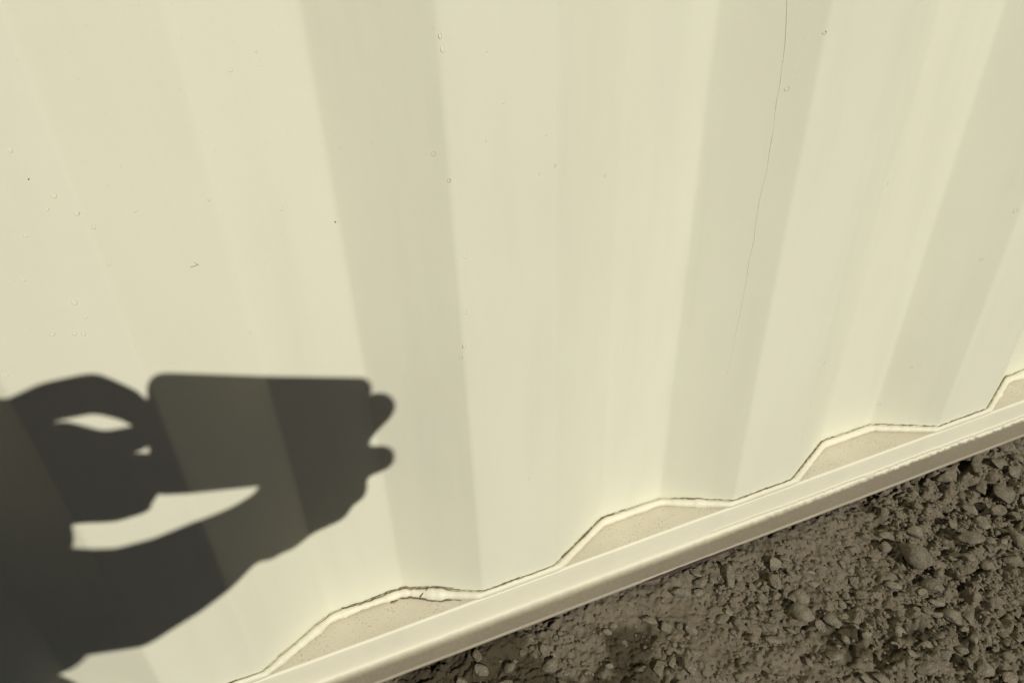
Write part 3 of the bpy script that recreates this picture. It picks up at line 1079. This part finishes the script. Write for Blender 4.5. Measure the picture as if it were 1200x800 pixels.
person = capsules('person', lhand + rhand + [rarm, larm] + face +
                  [[(r_elb, .043), (RS, .050)], [(l_elb, .043), (LS, .050)]] + torso + legs + foot(RA, 1) + foot(LA, -1), 0.0036, M_SKIN, None, 4)
tag(person, 'crouching person in dark clothes whose arms and phone shadow the container wall', 'person')


def grow(ch, e):
    return [[(p, r + e) for p, r in c] for c in ch]


shirt = capsules('shirt', grow(torso, .014) + [[(RS, .072), (RS * .35 + r_elb * .65, .062), (r_elb, .062), (H(22, 752, .178), .050)], [(LS, .072), (LS * .35 + l_elb * .65, .060)]], 0.008, M_SHIRT, person)
jeans = capsules('trousers', grow([[(a, r) for a, r in c[:-1]] + [(c[-1][0] + np.array([0, 0, .03]), .046)] for c in legs], .008) + [[(PEL + np.array([0, 0, -.01]), .150), (PEL + np.array([0.0, 0.02, .05]), .146)]], 0.008, M_JEANS, person)
for a, s in ((RA, 1), (LA, -1)):
    capsules('shoe', grow(foot(a, s), .007), 0.005, M_SHOE, person)
hair = capsules('hair', [[(hd(0, -.028, .040), .094), (hd(0, .012, .055), .074)], [(hd(-.03, -.06, -.02), .068), (hd(.03, -.06, -.02), .068)]], 0.005, M_HAIR, person)
for s in (-1, 1):
    for nm, b, r, m in (('eye', .090, .0125, M_EYE), ('iris', .0985, .0058, M_IRIS)):
        bm = bmesh.new()
        bmesh.ops.create_icosphere(bm, subdivisions=3, radius=r, matrix=Matrix.Translation(Vector(hd(.033 * s, b, .006))))
        me = bpy.data.meshes.new(nm)
        bm.to_mesh(me)
        bm.free()
        o = link(nm, me, m, person)

# phone held level in front of the face: its back plane lies just behind the lens
PX0, PX1, PY0, PY1 = -0.0190, 0.1450, -0.0620, 0.0195
PZ = -0.0035                                 # back of the phone, behind the lens' front


def cam_pt(a, b, z):
    return C + CR * a + CU * b + CF * z


def slab(name, x0, x1, y0, y1, rad, za, zb_, mat, parent, bev=0.0015):
    bm = bmesh.new()
    ring = []
    for cx, cy, a0 in ((x1 - rad, y1 - rad, 0), (x0 + rad, y1 - rad, 90), (x0 + rad, y0 + rad, 180), (x1 - rad, y0 + rad, 270)):
        for i in range(9):
            a = math.radians(a0 + 90 * i / 8)
            ring.append(bm.verts.new((cx + rad * math.cos(a), cy + rad * math.sin(a), za)))
    f = bm.faces.new(ring)
    ex = bmesh.ops.extrude_face_region(bm, geom=[f])
    for v in ex['geom']:
        if isinstance(v, bmesh.types.BMVert): v.co.z = zb_
    bmesh.ops.recalc_face_normals(bm, faces=bm.faces[:])
    if bev:
        ed = [e for e in bm.edges if e.is_manifold and abs(e.verts[0].co.z - e.verts[1].co.z) < 1e-7 and e.calc_face_angle(0) > 1]
        bmesh.ops.bevel(bm, geom=ed, offset=bev, segments=2, affect='EDGES', profile=0.5)
    for v in bm.verts:
        v.co = Vector(cam_pt(v.co.x, v.co.y, v.co.z))
    me = bpy.data.meshes.new(name)
    bm.to_mesh(me)
    bm.free()
    return link(name, me, mat, parent, False)


phone = empty('phone', tuple(cam_pt((PX0 + PX1) / 2, PY0, PZ - 0.004)))
tag(phone, 'dark smartphone held sideways, its shadow a rounded oblong on the container', 'phone')
pm = Matrix.Translation(-phone.location)
for o in (slab('case', PX0, PX1, PY0, PY1, 0.0105, PZ - 0.0085, PZ, M_PHONE, phone),
          slab('screen', PX0 + .004, PX1 - .004, PY0 + .004, PY1 - .004, 0.008, PZ - 0.0090, PZ - 0.0086, M_GLASS, phone, 0)):
    o.matrix_parent_inverse = pm
bumpo = slab('camera_bump', -0.0125, 0.0225, -0.0225, 0.0125, 0.007, PZ + 0.0001, PZ + 0.0012, M_PHONE, phone, 0.0004)
bumpo.matrix_parent_inverse = pm
for a, b in ((0, 0), (0.0, -0.0145), (0.0135, -0.007)):
    lens = slab('lens', a - .0055, a + .0055, b - .0055, b + .0055, 0.0054, PZ + 0.0013, PZ + 0.0022, M_GLASS, bumpo, 0.0002)
